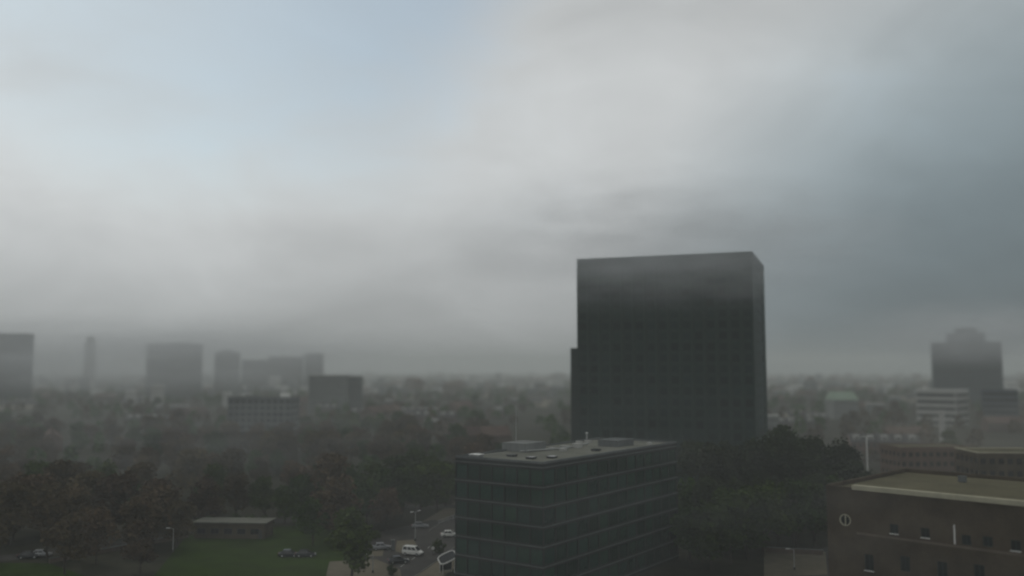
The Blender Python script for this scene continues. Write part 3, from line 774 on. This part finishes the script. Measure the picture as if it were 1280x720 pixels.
# ---------------------------------------------------------------- far city, too small to tell apart
rf = random.Random(33); fh_ = [MB(), MB(), MB()]
for i in range(1500):
    Y = 1250+rf.uniform(0,1)**1.6*3800; x = xpx(rf.uniform(-60,1340), Y)
    w = rf.uniform(8,26); d = rf.uniform(8,16); h = rf.uniform(5,11)+(rf.uniform(4,16) if rf.random() < .1 else 0); a = rf.uniform(-.6,.6)
    q = fh_[rf.choice([0,0,1,1,2])]
    P = [(x+cos(a)*u-sin(a)*v, Y+sin(a)*u+cos(a)*v) for u, v in ((-w/2,-d/2),(w/2,-d/2),(w/2,d/2),(-w/2,d/2))]
    q.prism(P, -.2, h)
    if rf.random() < .7:
        r0 = ((P[0][0]+P[3][0])/2, (P[0][1]+P[3][1])/2, h+3.2); r1 = ((P[1][0]+P[2][0])/2, (P[1][1]+P[2][1])/2, h+3.2)
        q.add([(p[0],p[1],h+.01) for p in P]+[r0, r1], [(0,1,5,4),(2,3,4,5),(1,2,5),(3,0,4)])
for q, m_, nm in zip(fh_, ('conc_dark','brick_brown','conc_pale'), ('grey', 'brown', 'pale')):
    o = q.build('far_rooftops', M[m_]); o['kind'] = 'stuff'; tag(o, 'mass of tiny %s rooftops fading into the haze on the horizon' % nm, 'rooftops')
ft = MB()
for i in range(900):
    Y = 1150+rf.uniform(0,1)**1.5*3800; x = xpx(rf.uniform(-60,1340), Y); R = rf.uniform(4,8); h = rf.uniform(8,15)
    for j in range(26):
        p = (x+rf.gauss(0,R*.5), Y+rf.gauss(0,R*.5), max(.5, h*.55+rf.gauss(0,h*.22))); s = rf.uniform(1.2,2.6)
        a, b = rf.uniform(0,6.28), rf.uniform(-.8,.8)
        u = (cos(a)*s, sin(a)*s, 0); v = (-sin(a)*sin(b)*s, cos(a)*sin(b)*s, cos(b)*s)
        ft.add([tuple(p[k_]-u[k_] for k_ in range(3)), tuple(p[k_]-v[k_] for k_ in range(3)), tuple(p[k_]+u[k_] for k_ in range(3)), tuple(p[k_]+v[k_] for k_ in range(3))], [(0,1,2,3)])
o = ft.build('far_woodland', M['leaf_green']); o['kind'] = 'stuff'; tag(o, 'far off trees merging into one hazy band below the horizon', 'woodland')

# ---------------------------------------------------------------- vehicles
def vehicle(name, label, px, py, rz, paint, van=False, group=None, z=.03):
    L, wd, hb, ht = (4.5, .92, 1.05, 1.88) if van else (4.3, .87, .88, 1.45)
    p = gp(px, py)
    r = thing(name, label, 'van' if van else 'car', (p[0], p[1], z), rz, group)
    h = L/2
    # side profile stations: x, bottom, top, half width
    S = ([(-h,.45,.95,.80),(-h+.12,.3,hb,.90),(-1.2,.28,hb,wd),(.9,.28,hb,wd),(1.5,.28,hb-.02,wd-.02),(h-.35,.3,.86,wd-.08),(h,.4,.66,wd-.22)] if van else
         [(-h,.42,.78,.72),(-h+.15,.3,hb-.02,.80),(-1.3,.26,hb,wd),(.6,.26,hb,wd),(1.1,.26,hb-.04,wd-.02),(h-.3,.3,.7,wd-.1),(h,.38,.55,wd-.25)])
    mb = MB(); ring = []
    for x, zb, zt, hw in S:
        ring.append([(x,-hw*.9,zb),(x,-hw,zb+.18),(x,-hw,zt-.16),(x,-hw*.93,zt),(x,hw*.93,zt),(x,hw,zt-.16),(x,hw,zb+.18),(x,hw*.9,zb)])
    vs = [q for R_ in ring for q in R_]; nn = 8
    fs = [(i*nn+j, (i+1)*nn+j, (i+1)*nn+(j+1)%nn, i*nn+(j+1)%nn) for i in range(len(S)-1) for j in range(nn)]
    fs += [tuple(range(nn)), tuple((len(S)-1)*nn+j for j in range(nn-1,-1,-1))]
    mb.add(vs, [f[::-1] for f in fs]); mb.build('body', paint, r)
    # cabin: base and roof outline
    xb0, xb1, xr0, xr1 = (-h+.08, 1.55, -h+.25, .75) if van else (-1.75, 1.05, -1.15, .35)
    yb, yr = wd*.93, wd*.76
    cab = [(xb0,-yb,hb),(xb1,-yb,hb),(xb1,yb,hb),(xb0,yb,hb),(xr0,-yr,ht),(xr1,-yr,ht),(xr1,yr,ht),(xr0,yr,ht)]
    MB().add(cab, [(0,1,5,4),(1,2,6,5),(2,3,7,6),(3,0,4,7),(4,5,6,7)]) if False else None
    c = MB(); c.add(cab, [(0,1,5,4),(1,2,6,5),(2,3,7,6),(3,0,4,7),(4,5,6,7)]); c.build('cabin', paint, r)
    rr = MB(); rr.box(xr0+.05, xr1-.02, -yr+.06, yr-.06, ht+.002, ht+.035); rr.build('roof', paint, r)
    def lerp(a, b, t): return tuple(a[i]+(b[i]-a[i])*t for i in range(3))
    def panel(nm, a, b, c_, d_, u0, u1, v0, v1, off):
        def P(u, v): q = lerp(lerp(a,b,u), lerp(d_,c_,u), v); return tuple(q[i]+off[i] for i in range(3))
        m_ = MB(); m_.add([P(u0,v0),P(u1,v0),P(u1,v1),P(u0,v1)], [(0,1,2,3)]); m_.build(nm, M['car_glass'], r)
    panel('windscreen', cab[1], cab[2], cab[6], cab[5], .07, .93, .1, .92, (.01,0,.004))
    panel('rear_window', cab[3], cab[0], cab[4], cab[7], .1, .9, .2, .9, (-.01,0,.004))
    cuts = ((.05,.33),(.37,.63),(.67,.93)) if van else ((.1,.46),(.5,.88))
    for u0, u1 in cuts:
        panel('side_window', cab[0], cab[1], cab[5], cab[4], u0, u1, .14, .88, (0,-.01,.003))
        panel('side_window', cab[2], cab[3], cab[7], cab[6], 1-u1, 1-u0, .14, .88, (0,.01,.003))
    for sx_ in (-h+.85, h-.88):
        for sy_ in (-1, 1):
            m_ = MB(); y = sy_*(wd-.08)
            m_.tube([(0,-.1,0),(0,.1,0)], .32, 14); wl = m_.build('wheel', M['tyre'], r, (sx_, y, .32))
            MB().tube([(0,sy_*.1,0),(0,sy_*.115,0)], .2, 12).build('rim', M['metal'], wl)
    for sy_ in (-1, 1):
        zf = .58 if van else .5
        MB().box(h-.28, h-.02, sy_*(wd-.42)-.16, sy_*(wd-.42)+.16, zf+.02, zf+.2).build('headlight', M['lamp_clear'], r)
        MB().box(-h-.02, -h+.1, sy_*(wd-.22)-.09, sy_*(wd-.22)+.09, .66, .92).build('tail_light', M['lamp_red'], r)
        MB().box(xb1-.55, xb1-.42, sy_*(wd+.06)-.09, sy_*(wd+.06)+.09, hb+.02, hb+.18).build('door_mirror', paint, r)
    MB().box(h-.16, h+.06, -wd+.25, wd-.25, .3, .46).build('bumper', M['dark_metal'], r)
    MB().box(-h-.06, -h+.1, -wd+.2, wd-.2, .34, .52).build('bumper', M['dark_metal'], r)
    return r
vehicle('parked_van', 'white people carrier van on the grey car park beside the beige paving', 516, 694, radians(-22), M['paint_white'], True)
vehicle('parked_car', 'dark car with a pale roof line at the left back of the car park', 477, 687, radians(14), M['paint_silver'], False)
vehicle('parked_car', 'black car nearest the bottom, in front of the white van', 498, 704, radians(18), M['paint_dark'], False)
vehicle('parked_car', 'white car half hidden behind the left corner of the office block', 562, 671, radians(8), M['paint_white'], False)
vehicle('parked_car', 'silver car at the far end of the car park under the trees', 525, 660, radians(10), M['paint_silver'], False)
vehicle('parked_car', 'dark car on the road at far lower left', 36, 698, radians(14), M['paint_dark'], False)
vehicle('parked_car', 'silver car right of the dark car at far lower left', 51, 696, radians(14), M['paint_silver'], False)
vehicle('parked_car', 'left car of the pair half hidden by leaves on the lawn edge', 361, 696, radians(5), M['paint_dark'], False, )
vehicle('parked_car', 'right car of the pair half hidden by leaves on the lawn edge', 382, 696, radians(5), M['paint_dark'], False)

# ---------------------------------------------------------------- street furniture
def lamp(name, label, px, py, top, Y=None, arms=2, m='metal', rz=0.0, r0=.09, head=.9):
    p = gp(px, py) if Y is None else (xpx(px, Y), Y, 0)
    hh = zpx(top, p[1])
    r = thing(name, label, 'street lamp', (p[0], p[1], 0), rz)
    MB().tube([(0,0,0),(0,0,hh)], [r0*1.4,r0*.8], 8).build('post', M[m], r)
    MB().lathe([(r0*2.4,0),(r0*2.4,.35),(r0*1.6,.5)], 10).build('base', M['dark_metal'], r)
    for q in range(arms):
        s = 1 if q else -1
        MB().tube([(0,0,hh-.1),(s*head*.5,0,hh+.12),(s*head,0,hh+.15)], r0*.5, 6).build('arm', M[m], r)
        hd = MB().box(-.42,.42,-.17,.17,0,.09); hd.box(-.34,.34,-.13,.13,.09,.15); hd.build('lamp_head', M['white'], r, (s*(head+.3),0,hh+.1))
    return r
lamp('street_lamp', 'twin headed lamp post rising in front of dark trees behind the van', 519, 676, 640, rz=.9)
lamp('street_lamp', 'tall pale twin headed mast left of the brown brick roofs', 1080, None, 546, Y=300, r0=.24, head=1.2, m='white')
lamp('street_lamp', 'single headed lamp showing a bright speck in the dark park', 216, 690, 661, arms=1)
lamp('street_lamp', 'short lamp post on the pavement left of the brick building', 993, 712, 687, arms=1)
lamp('street_lamp', 'thin lamp post with single head on the beige paving', 466, 716, 694, arms=1)
mp_ = gp(541, 694)
sg = thing('traffic_sign', 'small round white sign on a short post at the car park edge', 'sign', (mp_[0], mp_[1], 0), .1)
MB().tube([(0,0,0),(0,0,1.6)], .04, 6).build('post', M['dark_metal'], sg)
MB().tube([(0,-.06,1.5),(0,-.04,1.5)], .38, 16).build('disc', M['white'], sg)
# dark hoarding post by the car park
for px, py, lab in ((491,688,'stout dark post with pale edge at the back of the car park'),):
    p = gp(px, py); g_ = thing('gate_post', lab, 'post', (p[0], p[1], 0), .2)
    MB().box(-.35,.35,-.35,.35,0,2.2).build('post', M['conc_dark'], g_); MB().box(-.42,.42,-.42,.42,2.2,2.32).build('cap', M['conc'], g_)
# white framed shelter
p = gp(559, 716)
sh = thing('shelter', 'white framed shelter with a tilted canopy against the office corner', 'shelter', (p[0], p[1], 0), radians(28))
for x in (-1.25, 1.25):
    for y in (-.7, .7): MB().tube([(x,y,0),(x,y,2.4+.34*(x+1.25)+.55*y-.05)], .06, 6).build('post', M['white'], sh)
m_ = MB(); pts = []
for i in range(25):
    a = 2*pi*i/24; ca, sa = cos(a), sin(a)
    x = 1.75*(abs(ca)**.5)*(1 if ca >= 0 else -1); y = 1.05*(abs(sa)**.5)*(1 if sa >= 0 else -1)
    pts.append((x, y, 2.95+.34*x+.55*y))
m_.tube(pts, .15, 6, cap=False); m_.build('canopy_frame', M['white'], sh)
m_ = MB(); m_.add([(x*.95, y*.95, z_-.03) for x, y, z_ in pts[:-1]], [tuple(range(24))]); m_.build('canopy_sheet', M['glass'], sh)
MB().box(-1.2,1.2,.64,.66,.3,2.1).build('back_panel', M['glass'], sh)
MB().box(-.9,.9,.2,.55,.42,.48).build('bench', M['metal'], sh)
# rails at the car park back
p0, p1 = gp(548, 656), gp(572, 648)
gr = thing('guard_rail', 'pale metal guard rail sloping up to the office corner', 'guard rail', (p0[0], p0[1], 0), atan2(p1[1]-p0[1], p1[0]-p0[0]))
Lr = hypot(p1[0]-p0[0], p1[1]-p0[1]); kx = int(Lr/2.5)
for i in range(kx+1): MB().tube([(i*Lr/kx,0,0),(i*Lr/kx,0,1.15)], .05, 6).build('post', M['metal'], gr)
for z_ in (.55, 1.1): MB().box(-.1, Lr+.1, -.09, -.055, z_-.08, z_+.08).build('rail', M['metal'], gr)
# low walls
def low_wall(label, a, b, h, m, t=.35, cop='conc'):
    L_ = hypot(b[0]-a[0], b[1]-a[1])
    r = thing('low_wall', label, 'wall', (a[0], a[1], 0), atan2(b[1]-a[1], b[0]-a[0]))
    MB().box(0, L_, 0, t, -.1, h).build('wall', M[m], r); MB().box(-.05, L_+.05, -.06, t+.06, h+.003, h+.1).build('coping', M[cop], r)
low_wall('low wall with pale top beside the pavement left of the brick building', gp(958,690), gp(1029,694), 1.0, 'brick_brown')
low_wall('long low wall running diagonally through the dark lower left park', gp(62,704), gp(236,672), .9, 'brick_brown', cop='conc_dark')

# ---------------------------------------------------------------- haze
hz = bpy.data.materials.new('haze_air'); hz.use_nodes = True; hn = hz.node_tree; hn.nodes.clear()
pv = hn.nodes.new('ShaderNodeVolumePrincipled'); pv.inputs['Color'].default_value = (.90,.945,.925,1); pv.inputs['Density'].default_value = .0004; pv.inputs['Anisotropy'].default_value = .1
ho = hn.nodes.new('ShaderNodeOutputMaterial'); hn.links.new(pv.outputs[0], ho.inputs['Volume'])
hb_ = MB().box(-4500, 4500, -300, 6400, -1.5, 112).build('haze', hz); hb_['kind'] = 'stuff'
tag(hb_, 'grey haze hanging over the whole city', 'haze')

# ---------------------------------------------------------------- mist volumes added to imitate smears on a misted window
def mist(label, x, y, z, rx, ry, rz, dens, scale=2.2, inner=.25, lo=.35, col=(.93,.96,.99,1), off=0.0):
    mm = bpy.data.materials.new('mist_air'); mm.use_nodes = True; mm.node_tree.nodes.clear(); t = NT(mm.node_tree)
    oc = t.n('ShaderNodeTexCoord').outputs['Object']
    ln = t.n('ShaderNodeVectorMath', operation='LENGTH'); t.put(ln.inputs[0], oc)
    fall = t.step(ln.outputs['Value'], inner, .98, 1.0, 0.0)
    ad = t.n('ShaderNodeVectorMath', operation='ADD'); t.put(ad.inputs[0], oc); ad.inputs[1].default_value = (off, off*.7, 0)
    nz = t.step(t.noise(ad.outputs[0], scale, 3, .55), .36, .66, lo, 1.0)
    pv2 = t.n('ShaderNodeVolumePrincipled'); pv2.inputs['Color'].default_value = col
    t.put(pv2.inputs['Density'], t.m('MULTIPLY', t.m('MULTIPLY', fall, nz), dens))
    om = t.n('ShaderNodeOutputMaterial'); mm.node_tree.links.new(pv2.outputs[0], om.inputs['Volume'])
    mb = MB(); mb.lathe([(max(.02, cos(a)), sin(a)) for a in [(-90+180*i/14)*pi/180 for i in range(15)]], 24)
    mo = mb.build('mist', mm, None, (x, y, z)); mo.scale = (rx, ry, rz); mo['kind'] = 'stuff'
    return tag(mo, label, 'mist')
mist('bank of low mist swallowing the top of the tall dark tower', 48, 272, 80, 96, 36, 28, .032, 4.4, .1, .2)  # low cloud on the tower, shaped to imitate a window smear above the roof too
mist('long added bank of mist in front of the left skyline towers', -420, 960, 54, 420, 120, 52, 0.0115, 2.6, .3, .3)
mist('added patch of mist softening the top of the right skyline tower', 430, 820, 72, 150, 60, 38, .017, 2.4)
mist('added patchy mist imitating window smears over the dark park trees at lower left', -110, 268, 21, 120, 62, 19, .0030, 4.5, .3, 0.0, off=3.0)
mist('added wisps of mist imitating window smears in front of the dark office blocks', 5, 118, 22, 95, 34, 24, .0020, 5.5, .35, 0.0, off=1.3)
mist('added thin mist veiling the brick roofs between the tall tree clump and the right border', 150, 300, 15, 110, 55, 21, .0030, 3.5, .3, .25, (.95,.93,.88,1), 5.0)
